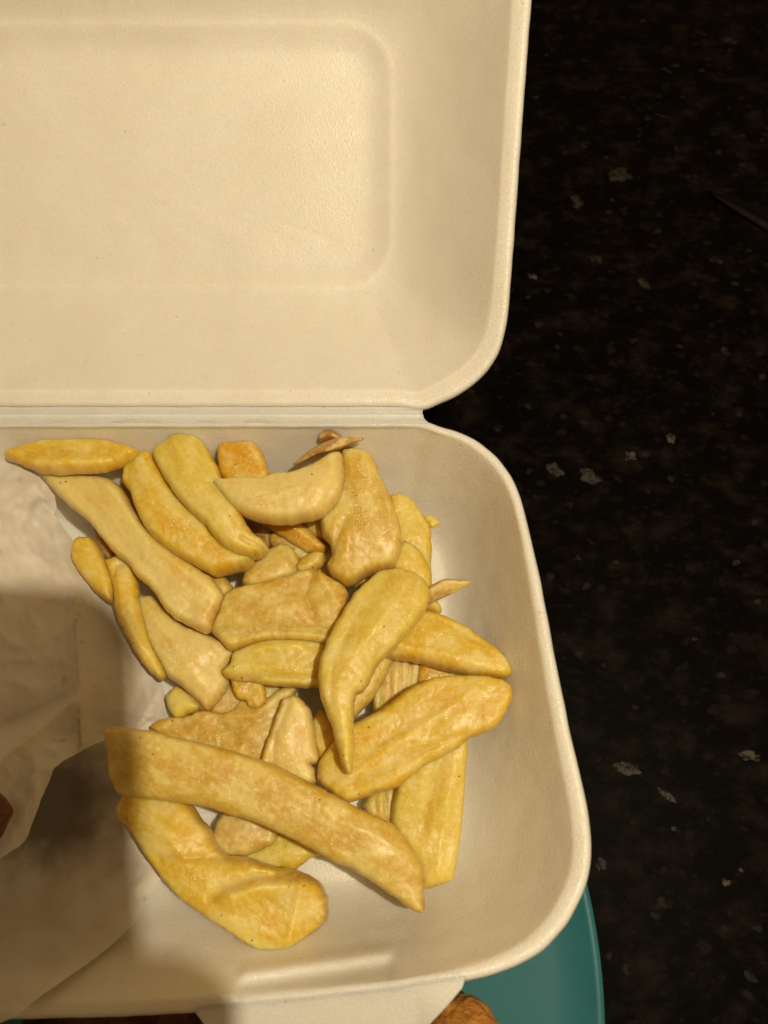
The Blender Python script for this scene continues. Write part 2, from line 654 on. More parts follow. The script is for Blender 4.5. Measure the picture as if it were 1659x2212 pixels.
fx, f_near, f_far = lfloor(845, 300)[0], lfloor(600, 618)[1], lfloor(600, 50)[1]
LLEN = f_far + 0.029
print("lid length", LLEN, "edge at top of view", ey)
halfl += [(ex + 0.001, ey + (LLEN - ey) * 0.55), (ex - 0.002, LLEN - 0.013), (ex - 0.009, LLEN - 0.005), (ex - 0.02, LLEN), (XC, LLEN)]
lxs = max(p[0] for p in halfl)
LRAD = 0.016
corel = (2*XC - (fx - LRAD), fx - LRAD, f_near + LRAD, f_far - LRAD)
pin = [('m', -0.0002, 0.0012), ('m', 0.0004, 0.0003), ('m', 0.0010, -0.0001), ('m', 0.0019, -0.0001), ('m', 0.0027, 0.0003)] + wall_prof(LH, 1.55) + \
      [('c', 0.06, LH + 0.0005), ('c', 0.16, LH + 0.0014), ('c', 0.28, LH + 0.0024), ('c', 0.40, LH + 0.0031), ('c', 0.52, LH + 0.0034), ('c', 0.7, LH + 0.0035), ('c', 0.98, LH + 0.0035)]
pout = [('c', 0.98, LH + 0.0075), ('c', 0.3, LH + 0.0075)] + [('o', f_, d + 0.0034) for (_, f_, d) in reversed(wall_prof(LH, 1.55, n=8))] + \
       [('m', 0.0012, 0.0036), ('m', 0.0002, 0.0028)]
v, f = shell(halfl, corel, LRAD, pin, pout, lambda x, y, z: LO + Vector((x, 0, 0)) + E2 * y + LN * z, 9)
lid = link("lid", mesh(v, f), FOAM, box)

# hinge strip with two pressed ridges --------------------------------
hx1 = r2(925, 897)[0]
ya, yb = P(830, 914, RIM).y, LO.y + 0.004
prof = []
for i in range(33):
    s = i / 32
    y = ya + (yb - ya) * s
    z = RIM + 0.0004 - 0.0010 * math.sin(math.pi * s) + 0.0007 * math.exp(-((s - 0.36) / 0.07) ** 2) + 0.0008 * math.exp(-((s - 0.66) / 0.08) ** 2)
    z += max(0.0, s - 0.8) * 0.004
    prof.append((y, z))
hv, hf = [], []
nx = 120
for i in range(nx + 1):
    x = 2*XC - hx1 + (hx1 - (2*XC - hx1)) * i / nx
    for jq, (y, z) in enumerate(prof):
        s_ = jq / 32
        xn = XC + (x - XC) * (1 - 0.0150 * (1 - abs(2 * s_ - 1) ** 2.2))
        hv.append((xn, y, z + 0.0002 * mn.noise(Vector((x*120, y*300, 1)))))
    for jq, (y, z) in reversed(list(enumerate(prof))):
        s_ = jq / 32
        xn = XC + (x - XC) * (1 - 0.0150 * (1 - abs(2 * s_ - 1) ** 2.2))
        hv.append((xn, y, z - 0.0016))
m = len(prof) * 2
for i in range(nx):
    for j in range(m):
        k = (j + 1) % m
        hf.append((i*m + j, i*m + k, (i+1)*m + k, (i+1)*m + j))
hf.append(tuple(range(m))[::-1])
hf.append(tuple(nx*m + j for j in range(m)))
link("hinge", mesh(local(hv), hf), FOAM, box)

# closing tabs -------------------------------------------------------
tab_px = [(1009, 2107), (930, 2120), (850, 2135), (750, 2148), (650, 2160), (500, 2175), (440, 2181), (418, 2185), (411, 2197), (432, 2235), (470, 2290), (540, 2330),
          (800, 2330), (865, 2300), (905, 2258), (942, 2210), (966, 2180), (1000, 2136)]


from mathutils.bvhtree import BVHTree
tbv = BVHTree.FromPolygons([q + inv for q in tv], tf)


def tray_z(x, y):
    h = tbv.ray_cast(Vector((x, y, 0.2)), Vector((0, 0, -1)))
    return h[0].z if h[0] else -1.0


def tab_mesh(mirror):
    ring = [P(px, py, RIM + 0.0007) for px, py in tab_px]
    a = resample(ring + [ring[0]], 260)[:-1]
    c = a.mean(axis=0)
    verts, faces = [], []
    rings = [(1.0, -0.0024), (1.003, -0.0010), (0.998, -0.0001), (0.985, 0.0001)] + [(k, 0.0002) for k in
             (0.97, 0.95, 0.93, 0.91, 0.89, 0.87, 0.85, 0.83, 0.81, 0.79, 0.77, 0.74, 0.71, 0.68, 0.64, 0.6, 0.55, 0.5, 0.45, 0.4, 0.3, 0.2, 0.1)]
    n = len(a)
    for s, dz in rings:
        for p in a:
            q = c + (p - c) * s
            z = RIM + dz + front_roll(q[0], q[1]) + 0.0001 * mn.noise(Vector((q[0]*120, q[1]*120, 5)))
            tz = tray_z(q[0], q[1])
            if tz > RIM - 0.009 and dz > 0 and tz - z < 0.003:
                z = max(z, tz + 0.00018)
            verts.append(Vector((q[0], q[1], z)))
    for j in range(len(rings) - 1):
        for i in range(n):
            k = (i + 1) % n
            faces.append((j*n + i, j*n + k, (j+1)*n + k, (j+1)*n + i))
    verts.append(Vector((c[0], c[1], sum(q.z for q in verts[-n:]) / n)))
    t = (len(rings) - 1) * n
    for i in range(n):
        faces.append((t + i, t + (i+1) % n, len(verts) - 1))
    faces.append(tuple(range(n))[::-1])
    if mirror:
        for q in verts:
            q.x = 2*XC - q.x
        faces = [fc[::-1] for fc in faces]
    return mesh(local(verts), faces)


def bar_mesh(p0, p1, hw, hh, mirror, z):
    """A rounded pressed ridge, soft at both ends."""
    a, b = P(*p0, z), P(*p1, z)
    d = (b - a).normalized()
    s = Vector((-d.y, d.x, 0))
    verts, faces = [], []
    N, M = 60, 18
    for i in range(N + 1):
        t = i / N
        e = min(1.0, min(t, 1 - t) / 0.035) ** 0.5
        c = a.lerp(b, t)
        c.z = tray_z(c.x, c.y) + 0.0001
        for j in range(M):
            an = 2 * math.pi * j / M
            verts.append(c + s * (hw * e * math.cos(an)) + Vector((0, 0, hh * e * math.sin(an) + 0.0001 * mn.noise(c * 300))))
    for i in range(N):
        for j in range(M):
            k = (j + 1) % M
            faces.append((i*M + j, i*M + k, (i+1)*M + k, (i+1)*M + j))
    if mirror:
        for q in verts:
            q.x = 2*XC - q.x
        faces = [fc[::-1] for fc in faces]
    return mesh(local(verts), faces)


for mir in (False, True):
    link("closing_tab", tab_mesh(mir), FOAM, box)

# ------------------------------------------------------------------ chips
PALE = (0.74, 0.61, 0.25)
YEL = (0.69, 0.505, 0.055)
LEMON = (0.69, 0.56, 0.105)
GOLD = (0.66, 0.40, 0.025)
TAN = (0.62, 0.45, 0.085)
PINK = (0.61, 0.435, 0.135)
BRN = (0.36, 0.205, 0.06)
CG = "chips in the takeaway tray"


def chip(stations, z, th, col, label, roll=0.0, n_exp=5.5, rough=1.0, blunt=(0.5, 0.5), name="chip", cat="chip", curl=0.0, seed=None, roll1=None, group=CG, mat=None):
    """One chip: a lofted, squarish, lumpy stick. stations: measured centre x, y, width; z: heights along it."""
    seed = seed if seed is not None else len(stations) * 7 + stations[0][0] * 0.37 + stations[0][1] * 0.11
    zs = z if isinstance(z, (tuple, list)) else (z, z)
    raw = catmull(stations, 160)
    d = np.r_[0, np.cumsum(np.linalg.norm(np.diff(raw[:, :2], axis=0), axis=1))]
    t160 = d / d[-1]
    zz = np.interp(t160, np.linspace(0, 1, len(zs)), zs)
    cen = [P(raw[i, 0], raw[i, 1], zz[i]) for i in range(160)]
    length = sum((cen[i+1] - cen[i]).length for i in range(159))
    N = int(max(30, min(110, length / 0.0009)))
    M = 60
    # points evenly spread round the squarish section
    an0 = np.linspace(0, 2 * math.pi, 2001)
    sx = np.sign(np.cos(an0)) * np.abs(np.cos(an0)) ** (2 / n_exp) * 1.5
    sy = np.sign(np.sin(an0)) * np.abs(np.sin(an0)) ** (2 / n_exp)
    al = np.r_[0, np.cumsum(np.hypot(np.diff(sx), np.diff(sy)))]
    angs = np.interp(np.linspace(0, al[-1], M + 1)[:-1], al, an0)
    idx = np.linspace(0, 159, N)
    verts, crust, cc, flank = [], [], [], []
    roll1 = roll if roll1 is None else roll1
    rr = random.Random(int(seed * 10))
    skew = (rr.uniform(-0.7, 0.7), rr.uniform(-0.7, 0.7))
    cor = [1 + rr.uniform(-0.16, 0.10) for _ in range(4)]
    for k in range(N):
        i = idx[k]
        i0 = int(min(i, 158)); fr = i - i0
        c = cen[i0].lerp(cen[i0+1], fr)
        wpx = max(2.0, raw[i0, 2] * (1 - fr) + raw[i0+1, 2] * fr)
        t = k / (N - 1)
        T = (cen[min(i0+2, 159)] - cen[max(i0-2, 0)]).normalized()
        S = Vector((0, 0, 1)).cross(T).normalized()
        dist = (CAM_Z - c.z)
        a = wpx * 0.5 / FPX * dist * 1.10
        b = min(th * 0.5, a * 1.15)
        # cut ends: a short rounded shoulder, then a flat cut
        for side, q in ((0, t), (1, 1 - t)):
            el = min(0.25, 0.0022 * blunt[side] * 2 / length + 0.006)
            if q < el:
                e = (1 - (1 - q / el) ** 2.4) ** 0.5
                b *= 0.55 + 0.45 * e
                a *= 0.74 + 0.26 * e
        if k == 0 or k == N - 1:
            a *= 0.8; b *= 0.8
        ph = roll + (roll1 - roll) * t
        ph += 0.22 * mn.noise(Vector((t * length * 30, seed, 0)))
        cp, sp = math.cos(ph), math.sin(ph)
        # keep the seen width when rolled
        ext = abs(a * cp) + 0.55 * abs(b * sp)
        sc = a / max(ext, 1e-6)
        Up = T.cross(S)
        off = curl * math.sin(math.pi * t)
        for j in range(M):
            an = angs[j]
            ca, sa = math.cos(an), math.sin(an)
            x = math.copysign(abs(ca) ** (2 / n_exp), ca) * a * sc
            if sa > 0:
                x *= (cor[0] if ca > 0 else cor[1])
            y = math.copysign(abs(sa) ** (2 / n_exp), sa) * b
            corner = abs(ca * sa) * 2
            xr = x / max(a, 1e-6)
            # faces dish and ridge along the length
            y += b * 0.26 * rough ** 0.5 * fbm((t * length * 45, xr * 0.9, 0.0), 1.0, seed + 11, 2) * (1 - 0.5 * xr * xr)
            x += a * 0.13 * min(rough, 1.4) * fbm((t * length * 120, 3.0 + math.copysign(2.0, x), 0.0), 1.0, seed + 17, 2) * abs(xr)
            x, y = x * cp - y * sp, x * sp + y * cp
            q_end = min(t, 1 - t) * length
            sk = skew[0] if t < 0.5 else skew[1]
            p = c + S * x + Up * (y + off) + T * (x * sk * math.exp(-q_end / (0.006 + a)))
            dirv = (S * x + Up * y)
            if dirv.length > 1e-7:
                dirv.normalize()
            amp = min(1.0, a / 0.004)
            q3 = (p.x, p.y, p.z)
            dn = 0.00055 * fbm(q3, 90, seed, 2) + (0.00022 + 0.00018 * (rough > 1.25)) * fbm(q3, 330, seed + 3, 2) + (0.00008 + 0.00016 * corner ** 3) * fbm(q3, 800, seed + 5, 2)
            p = p + dirv * dn * rough * amp
            verts.append(p)
            tip = max(0.0, 1 - min(t, 1 - t) / 0.10)
            crust.append(min(1.0, 0.30 * corner ** 4 + 0.75 * tip ** 1.5 + (0.15 if rough > 1.5 else 0)))
            flank.append(min(1.0, abs(ca) ** 3))
            cc.append((t * length + seed * 0.013, x + seed * 0.007, y))
    faces = []
    for k in range(N - 1):
        for j in range(M):
            jj = (j + 1) % M
            faces.append((k*M + j, k*M + jj, (k+1)*M + jj, (k+1)*M + j))
    for k, rev in ((0, True), (N - 1, False)):
        ci = len(verts)
        verts.append(sum((verts[k*M + j] for j in range(M)), Vector()) / M)
        crust.append(0.7)
        flank.append(0.6)
        cc.append(cc[k*M])
        for j in range(M):
            fc = (k*M + j, k*M + (j+1) % M, ci)
            faces.append(fc[::-1] if rev else fc)
    org = sum(verts, Vector()) / len(verts)
    me = mesh([q - org for q in verts], faces)
    at = me.attributes.new("crust", 'FLOAT', 'POINT')
    at.data.foreach_set("value", crust)
    at = me.attributes.new("side", 'FLOAT', 'POINT')
    at.data.foreach_set("value", flank)
    at = me.attributes.new("chipco", 'FLOAT_VECTOR', 'POINT')
    at.data.foreach_set("vector", [q for p in cc for q in p])
    o = link(name, me, mat or CHIP)
    o.location = org
    o.color = (*col, 1)
    tag(o, label, cat, group)
    return o


# Outlines read off enlarged quarters of the photograph (1659 px for 1100 px of the full frame, from the origin given).
from mathutils.geometry import delaunay_2d_cdt
VIEWS = {'A': (0, 1650), 'B': (800, 1650), 'C': (1100, 2300), 'D': (300, 2600)}


def tr(view, pts):
    ox, oy = VIEWS[view]
    k = 1100 / 1659
    return [((ox + x * k) / 1.8517, (oy + y * k) / 1.8517) for x, y in pts]


def closed_smooth(pts, step, keep=0.5):
    """Closed outline, resampled and lightly rounded at its corners."""
    a = np.array(pts + [pts[0]], float)
    d = np.r_[0, np.cumsum(np.linalg.norm(np.diff(a, axis=0), axis=1))]
    n = max(24, int(d[-1] / step))
    t = np.linspace(0, d[-1], n, endpoint=False)
    q = np.stack([np.interp(t, d, a[:, 0]), np.interp(t, d, a[:, 1])], 1)
    for _ in range(4):
        q = 0.25 * np.roll(q, 1, 0) + 0.5 * q + 0.25 * np.roll(q, -1, 0)
    return q


def poly_dist(p, q):
    """Signed distance (inside positive) of points p to the closed outline q."""
    a, b = q, np.roll(q, -1, 0)
    ab = b - a
    best = np.full(len(p), 1e9)
    ins = np.zeros(len(p), bool)
    for k in range(len(a)):
        ap = p - a[k]
        t = np.clip((ap @ ab[k]) / (ab[k] @ ab[k] + 1e-12), 0, 1)
        dd = np.hypot(*(ap - t[:, None] * ab[k]).T)
        best = np.minimum(best, dd)
        c = (a[k, 1] > p[:, 1]) != (b[k, 1] > p[:, 1])
        xi = ab[k, 0] * (p[:, 1] - a[k, 1]) / (ab[k, 1] + 1e-12) + a[k, 0]
        ins ^= c & (p[:, 0] < xi)
    return np.where(ins, best, -best)


def cut(view, outline, z, th, col, label, rnd=14.0, rough=1.0, folds=(), dome=0.0012, axis=None, name="chip", cat="chip", group=CG, tipfry=1.0):
    """A flat cut of potato with the traced outline: rounded cut edges, uneven faces, lying at height z (a list runs
    along its long axis)."""
    q0 = np.array(tr(view, outline))
    seed = float(q0[:, 0].mean() * 0.37 + q0[:, 1].mean() * 0.11)
    q = closed_smooth([tuple(p) for p in q0], 3.2)
    nrm = np.roll(q, -1, 0) - np.roll(q, 1, 0)
    nrm = np.stack([-nrm[:, 1], nrm[:, 0]], 1)
    nrm /= np.linalg.norm(nrm, axis=1, keepdims=True) + 1e-9
    area = 0.5 * np.sum(q[:, 0] * np.roll(q[:, 1], -1) - np.roll(q[:, 0], -1) * q[:, 1])
    if area < 0:
        q = q[::-1].copy()
        nrm = nrm[::-1].copy()           # still points inward once the order is reversed
        nrm = -nrm * -1
    # inward test
    test = poly_dist(q + nrm * 1.5, q)
    if np.mean(test > 0) < 0.5:
        nrm = -nrm
    # crumbly edge
    jit = np.array([mn.noise(Vector((x / 5.0, y / 5.0, seed))) * 0.85 + mn.noise(Vector((x / 16.0, y / 16.0, seed + 4))) * 1.6 for x, y in q]) * rough
    q = q + nrm * (jit[:, None] - 2.6)
    cen = q.mean(0)
    if axis is None:
        u_, s_, vt = np.linalg.svd(q - cen)
        ax = vt[0]
    else:
        ax = np.array(axis, float) / np.hypot(*axis)
    if ax[0] < 0:
        ax = -ax
    if abs(ax[0]) < 0.25 and ax[1] < 0:
        ax = -ax
    pts = [tuple(p) for p in q]
    n0 = len(q)
    for off in (1.1, 2.8, 5.2, 8.5):
        r = q + nrm * off
        ok = poly_dist(r, q) > off * 0.8
        st = 1 if off < 4 else 2
        pts += [tuple(p) for i, p in enumerate(r) if ok[i] and i % st == 0]
    x0, y0 = q.min(0); x1, y1 = q.max(0)
    gx, gy = np.meshgrid(np.arange(x0, x1, 4.4), np.arange(y0, y1, 4.4))
    g = np.stack([gx.ravel(), gy.ravel()], 1)
    g[:, 0] += (np.round((g[:, 1] - y0) / 4.4) % 2) * 2.2
    dg = poly_dist(g, q)
    pts += [tuple(p) for p in g[dg > 11.0]]
    vs, es, fs, *_ = delaunay_2d_cdt([Vector(p) for p in pts], [(i, (i + 1) % n0) for i in range(n0)], [], 1, 1e-4)
    V = np.array([tuple(p) for p in vs])
    D = np.maximum(poly_dist(V, q), 0.0)
    D[:n0] = 0.0
    pr = (V - cen) @ ax
    lo_, hi_ = pr.min(), pr.max()
    tt = (pr - lo_) / (hi_ - lo_)
    zs = z if isinstance(z, (tuple, list)) else (z, z)
    fk = 1 - 0.26 * min(1.0, max(0.0, (cen[1] - 1010) / 240))
    zs = [0.027 + (q_ - 0.027) * fk for q_ in zs]
    th *= 0.80
    zc = np.interp(tt, np.linspace(0, 1, len(zs)), zs)
    s_ = (P(cen[0] + 1, cen[1], float(np.mean(zc))) - P(cen[0], cen[1], float(np.mean(zc)))).length
    rn = rnd
    f = (1 - (1 - np.clip(D / rn, 0, 1)) ** 2.2) ** 0.55
    ac = np.array([-ax[1], ax[0]])
    pc = (V - cen) @ ac
    top, bot, cc, flank, crust = [], [], [], [], []
    segs = [[tuple(p) for p in tr(view, ln)] for ln, wd, am in folds]
    for i in range(len(V)):
        x, y = V[i]
        w = P(x, y, zc[i] + th * 0.45) - Vector((0, 0, th * 0.45))
        q3 = (w.x, w.y, seed * 0.01)
        amp = min(1.0, D[i] / 9.0)
        # broad twist and dish, then blister, then grain
        h = 0.00062 * fbm((pr[i] * s_, pc[i] * s_, 0), 55, seed, 2) + 0.00030 * rough * fbm((pr[i] * s_ * 0.5, pc[i] * s_, 0), 210, seed + 2, 2) \
            + 0.00016 * rough * fbm(q3, 620, seed + 5, 2)
        h *= amp
        h += dome * (1 - math.exp(-D[i] / 30.0))
        for (ln, wd, am), pl_ in zip(folds, segs):
            dd = min(seg_d(x, y, pl_[k], pl_[k + 1]) for k in range(len(pl_) - 1))
            h += 0.75 * am * math.exp(-(dd / (1.25 * wd)) ** 1.3) * min(1.0, D[i] / 5.0)
        b = th * 0.45 * f[i]
        top.append(w + Vector((0, 0, b + h)))
        bot.append(w + Vector((0, 0, -b)))
        fl = max(0.0, 1 - D[i] / 11.0)
        tip = max(0.0, 1 - min(tt[i], 1 - tt[i]) / 0.09) * tipfry
        flank.append(fl)
        crust.append(min(1.0, 0.16 * fl ** 2 + 0.80 * tip ** 1.6 + (0.2 if rough > 1.4 else 0.0)))
        cc.append((pr[i] * s_ + seed * 0.013, pc[i] * s_ + seed * 0.007, h))
    nv = len(V)
    bmap = {}
    verts = list(top)
    for i in range(nv):
        if D[i] <= 1e-6:
            bmap[i] = i
        else:
            bmap[i] = len(verts)
            verts.append(bot[i])
            flank.append(flank[i]); crust.append(crust[i]); cc.append(cc[i])
    faces = []
    for t3 in fs:
        a, b, c = t3[0], t3[1], t3[2]
        # measured y runs down, so turn each face to look up
        n_ = (top[b] - top[a]).cross(top[c] - top[a])
        if n_.z < 0:
            a, b, c = a, c, b
        faces.append((a, b, c))
        if not (bmap[a] == a and bmap[b] == b and bmap[c] == c):
            faces.append((bmap[a], bmap[c], bmap[b]))
    org = sum(verts, Vector()) / len(verts)
    me = mesh([v_ - org for v_ in verts], faces)
    me.attributes.new("crust", 'FLOAT', 'POINT').data.foreach_set("value", crust)
    me.attributes.new("side", 'FLOAT', 'POINT').data.foreach_set("value", flank)
    me.attributes.new("chipco", 'FLOAT_VECTOR', 'POINT').data.foreach_set("vector", [k_ for p in cc for k_ in p])
    o = link(name, me, CHIP)
    o.location = org
    o.color = (*col, 1)
    tag(o, label, cat, group)
    return o


def seg_d(x, y, a, b):
    ax, ay = a; bx, by = b
    dx, dy = bx - ax, by - ay
    t = max(0, min(1, ((x - ax) * dx + (y - ay) * dy) / (dx*dx + dy*dy)))
    return math.hypot(x - ax - t*dx, y - ay - t*dy)


# against the hinge wall and at the bottom of the heap
cut('A', [(5, 245), (30, 210), (110, 185), (240, 150), (390, 148), (540, 142), (640, 152), (760, 185), (830, 215), (800, 255), (720, 285), (600, 320), (450, 325), (320, 335), (215, 325), (130, 290), (80, 265)],
    (.052, .053, .052), .010, YEL, "flat deep-yellow chip lying along the hinge at the far upper left",
    folds=[([(150, 250), (400, 235), (640, 245)], 14, -.0014), ([(180, 305), (420, 300), (640, 290)], 8, .0010)])
cut('A', [(1305, 190), (1340, 170), (1430, 162), (1520, 162), (1560, 200), (1590, 270), (1610, 330), (1620, 380), (1600, 470), (1400, 470), (1340, 370), (1310, 300)],
    (.052, .050), .010, GOLD, "small orange-yellow square-ended chip against the hinge wall")
cut('B', [(1140, 490), (1200, 475), (1260, 500), (1310, 550), (1350, 620), (1390, 680), (1395, 800), (1390, 900), (1395, 1000), (1330, 1040), (1250, 980), (1180, 900), (1150, 760), (1130, 620)],
    (.040, .039, .036), .009, LEMON, "pale lemon chip half hidden right of the big tan curved chip", rough=1.3)
cut('B', [(1230, 760), (1280, 780), (1330, 830), (1370, 900), (1395, 990), (1400, 1080), (1460, 1180), (1440, 1210), (1370, 1180), (1280, 1050), (1160, 920), (1180, 820)],
    (.0435, .0425, .036), .008, YEL, "deep yellow chip behind the upper end of the S-curved chip", rough=1.2)
cut('B', [(1360, 615), (1412, 628), (1452, 668), (1420, 672), (1400, 692), (1370, 660)], .0405, .0025, LEMON,
    "tiny rough pale flake on the right of the lemon chip", rnd=5, name="potato_flake", cat="crumb", group=None)
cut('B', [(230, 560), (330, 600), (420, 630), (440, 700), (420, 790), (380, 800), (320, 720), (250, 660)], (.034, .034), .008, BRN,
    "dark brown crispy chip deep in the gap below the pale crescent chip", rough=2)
cut('B', [(600, 610), (720, 590), (760, 700), (790, 790), (690, 740), (640, 700)], .038, .008, PINK, "pale pinkish chip end in the gap under the crescent chip", rough=1.3)
cut('B', [(410, 750), (430, 720), (500, 730), (580, 780), (680, 840), (640, 900), (560, 880), (480, 830), (430, 800)], .0365, .006, PINK,
    "small pinkish scrap tucked under the orange flat chip", rough=1.5)
cut('B', [(395, 650), (470, 635), (560, 640), (640, 690), (700, 750), (775, 810), (720, 835), (640, 822), (560, 775), (490, 725), (430, 692)], (.0405, .041, .039), .006, GOLD,
    "small orange flat chip in the gap in the middle of the heap", rough=1.2, folds=[([(470, 660), (600, 720), (720, 810)], 7, .0012)])
cut('B', [(250, 1020), (270, 920), (320, 850), (400, 820), (450, 800), (490, 775), (540, 800), (580, 850), (600, 900), (600, 960), (500, 1000), (380, 1040), (300, 1050)], (.0385, .0405), .009, TAN,
    "short brownish translucent chip between the creased pair and the broad chip", rough=1.3, folds=[([(500, 800), (560, 900), (540, 980)], 8, -.0012)])
cut('B', [(570, 910), (620, 860), (690, 820), (745, 838), (740, 900), (680, 950), (600, 970)], .0415, .008, TAN, "small tan nub between the broad chip and the big tan curved chip", rough=1.3)
cut('C', [(610, 470), (680, 450), (780, 470), (900, 500), (905, 570), (870, 660), (800, 760), (700, 830), (600, 860), (592, 700), (608, 580)], (.031, .031), .009, PINK,
    "pinkish striated chip seen in the gap behind the S-curved chip", rough=1.2, axis=(0.1, 1), folds=[([(640, 500), (630, 800)], 3, -.0010), ([(700, 500), (690, 800)], 3, -.0010), ([(760, 500), (750, 780)], 3, -.0010), ([(820, 500), (810, 720)], 3, -.0010)])
cut('C', [(880, 490), (980, 510), (1100, 550), (1140, 620), (980, 660), (880, 690), (860, 620)], (.034, .035), .007, GOLD, "amber chip sliver in the gap on the right between two large chips", rough=1.2)
cut('C', [(530, 1390), (580, 1310), (720, 1250), (790, 1200), (770, 1300), (730, 1400), (720, 1520), (640, 1510), (560, 1440)], (.028, .028), .009, TAN,
    "small striated chip end below the broad lower right chip", rough=1.2, folds=[([(600, 1330), (620, 1480)], 3, -.0009), ([(660, 1300), (670, 1480)], 3, -.0009)])
cut('C', [(1172, 900), (1165, 1060), (1152, 1200), (1142, 1330), (1132, 1480), (1112, 1660), (1095, 1754), (1073, 1849), (964, 1885), (891, 1899), (870, 1760), (775, 1608), (702, 1492), (716, 1376), (745, 1260), (790, 1150), (900, 1000), (1050, 900)],
    (.041, .038, .033, .031), .011, LEMON, "wide lemon-yellow chip pointing down at the lower right of the heap", axis=(-0.25, 1),
    folds=[([(1020, 1050), (960, 1250), (900, 1500)], 16, -.0013), ([(1080, 1150), (1010, 1500), (980, 1800)], 14, .0010)])
cut('D', [(800, 1150), (840, 1050), (890, 980), (990, 970), (1100, 1010), (1230, 1080), (1190, 1170), (1090, 1215), (1000, 1255), (900, 1250), (840, 1200)], (.028, .029), .010, PINK,
    "pinkish chip end beneath the long chip at the bottom")
cut('D', [(1000, 1250), (1100, 1210), (1180, 1150), (1220, 1110), (1320, 1140), (1440, 1200), (1490, 1222), (1445, 1240), (1410, 1255), (1370, 1285), (1320, 1335), (1180, 1325), (1080, 1278)], (.0285, .0285), .007, LEMON,
    "thin pale yellow flake of chip below the long chip at the bottom", rough=1.4)
cut('D', [(440, 465), (480, 430), (560, 405), (620, 410), (700, 385), (770, 360), (860, 380), (900, 385), (960, 350), (1000, 300), (1080, 330), (1140, 300), (1200, 250), (1280, 210), (1335, 212), (1290, 320), (1240, 420), (1210, 520), (1150, 640), (1100, 700), (960, 680), (800, 640), (620, 580)],
    (.031, .033, .034), .008, TAN, "translucent brown ragged chip behind the left of the long chip", rough=1.7, rnd=9,
    folds=[([(930, 400), (1080, 400), (1250, 260)], 8, .0014), ([(860, 450), (980, 520)], 8, -.0012)])
cut('D', [(1430, 420), (1480, 350), (1530, 400), (1570, 520), (1620, 640), (1660, 780), (1560, 740), (1470, 670), (1440, 560)], (.037, .036), .008, GOLD,
    "narrow amber chip beneath the tail of the S-curved chip", rough=1.2)
cut('D', [(1250, 290), (1310, 265), (1360, 290), (1410, 350), (1430, 450), (1440, 560), (1462, 640), (1462, 668), (1400, 682), (1442, 712), (1450, 790), (1390, 830), (1220, 760), (1110, 690), (1150, 560), (1200, 430)],
    (.043, .041, .038), .011, PALE, "short pale wedge-shaped chip standing behind the middle of the long chip", axis=(0.25, 1), folds=[([(1290, 300), (1210, 520), (1190, 680)], 7, -.0012)])
cut('D', [(538, 280), (600, 208), (680, 258), (752, 342), (690, 372), (620, 402), (580, 402), (555, 330)], .030, .009, LEMON, "tiny yellow cube-like chip beside the paper corner")
cut('A', [(815, 1100), (905, 1095), (950, 1140), (1010, 1210), (1100, 1280), (1220, 1320), (1320, 1370), (1375, 1420), (1412, 1443), (1390, 1475), (1332, 1553), (1372, 1603), (1352, 1663), (1302, 1723), (1252, 1783), (1222, 1778), (1192, 1733), (1112, 1663), (1052, 1613), (1002, 1583), (960, 1500), (900, 1400), (860, 1300), (830, 1200)],
    (.035, .037, .037, .034), .012, PALE, "broad pale chip under the end of the long pale diagonal chip", folds=[([(900, 1180), (1050, 1400), (1200, 1620)], 18, .0010)])
cut('A', [(430, 760), (470, 740), (530, 742), (560, 770), (600, 850), (640, 930), (670, 990), (672, 1060), (665, 1135), (620, 1110), (560, 1060), (500, 990), (455, 930), (415, 870), (425, 810)], (.041, .040, .039), .009, YEL,
    "short golden chip with a brown end resting on the paper edge", rough=1.2, tipfry=1.5)
cut('A', [(555, 680), (612, 730), (700, 820), (650, 865), (600, 850), (560, 780)], .036, .006, BRN, "small brown crispy scrap beside the short golden chip at the paper", rough=1.8)
cut('A', [(620, 880), (700, 855), (768, 875), (787, 920), (812, 1000), (815, 1100), (840, 1200), (870, 1310), (910, 1410), (960, 1500), (988, 1570), (960, 1602), (900, 1560), (830, 1470), (770, 1370), (710, 1260), (680, 1150), (675, 1050), (650, 960)],
    (.042, .042, .040, .037), .009, YEL, "narrow bent golden chip running down along the paper edge", rough=1.2, folds=[([(720, 1000), (740, 1200), (860, 1420)], 8, .0012), ([(690, 980), (700, 930), (760, 900)], 5, -.0012)])
cut('D', [(935, 150), (1000, 165), (1120, 180), (1145, 250), (1148, 300), (1120, 345), (1040, 335), (1030, 292), (985, 288), (960, 250)], (.040, .037), .006, YEL,
    "ragged yellow flap hanging below the short knobbly chip", rough=1.7, rnd=8)
cut('A', [(640, 420), (760, 430), (900, 600), (1050, 800), (1180, 900), (1330, 960), (1400, 1050), (1350, 1150), (1200, 1100), (1000, 950), (820, 760), (700, 600)], (.036, .037), .010, TAN,
    "tan chip mostly hidden in the gap between the long pale chip and the yellow-green pair", rough=1.2)
cut('D', [(620, 200), (800, 150), (1000, 140), (1250, 190), (1330, 260), (1150, 330), (950, 390), (780, 380), (680, 310)], (.029, .030), .008, PINK,
    "brownish chip low in the gap beneath the ragged yellow flap", rough=1.4)
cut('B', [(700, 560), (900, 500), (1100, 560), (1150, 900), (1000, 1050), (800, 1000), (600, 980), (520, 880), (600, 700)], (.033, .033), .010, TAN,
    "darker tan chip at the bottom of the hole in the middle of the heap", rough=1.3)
cut('C', [(330, 420), (600, 300), (760, 380), (660, 620), (560, 760), (420, 900), (330, 850), (290, 600)], (.036, .035), .011, TAN,
    "tan chip buried under the S-curved chip", rough=1.2)
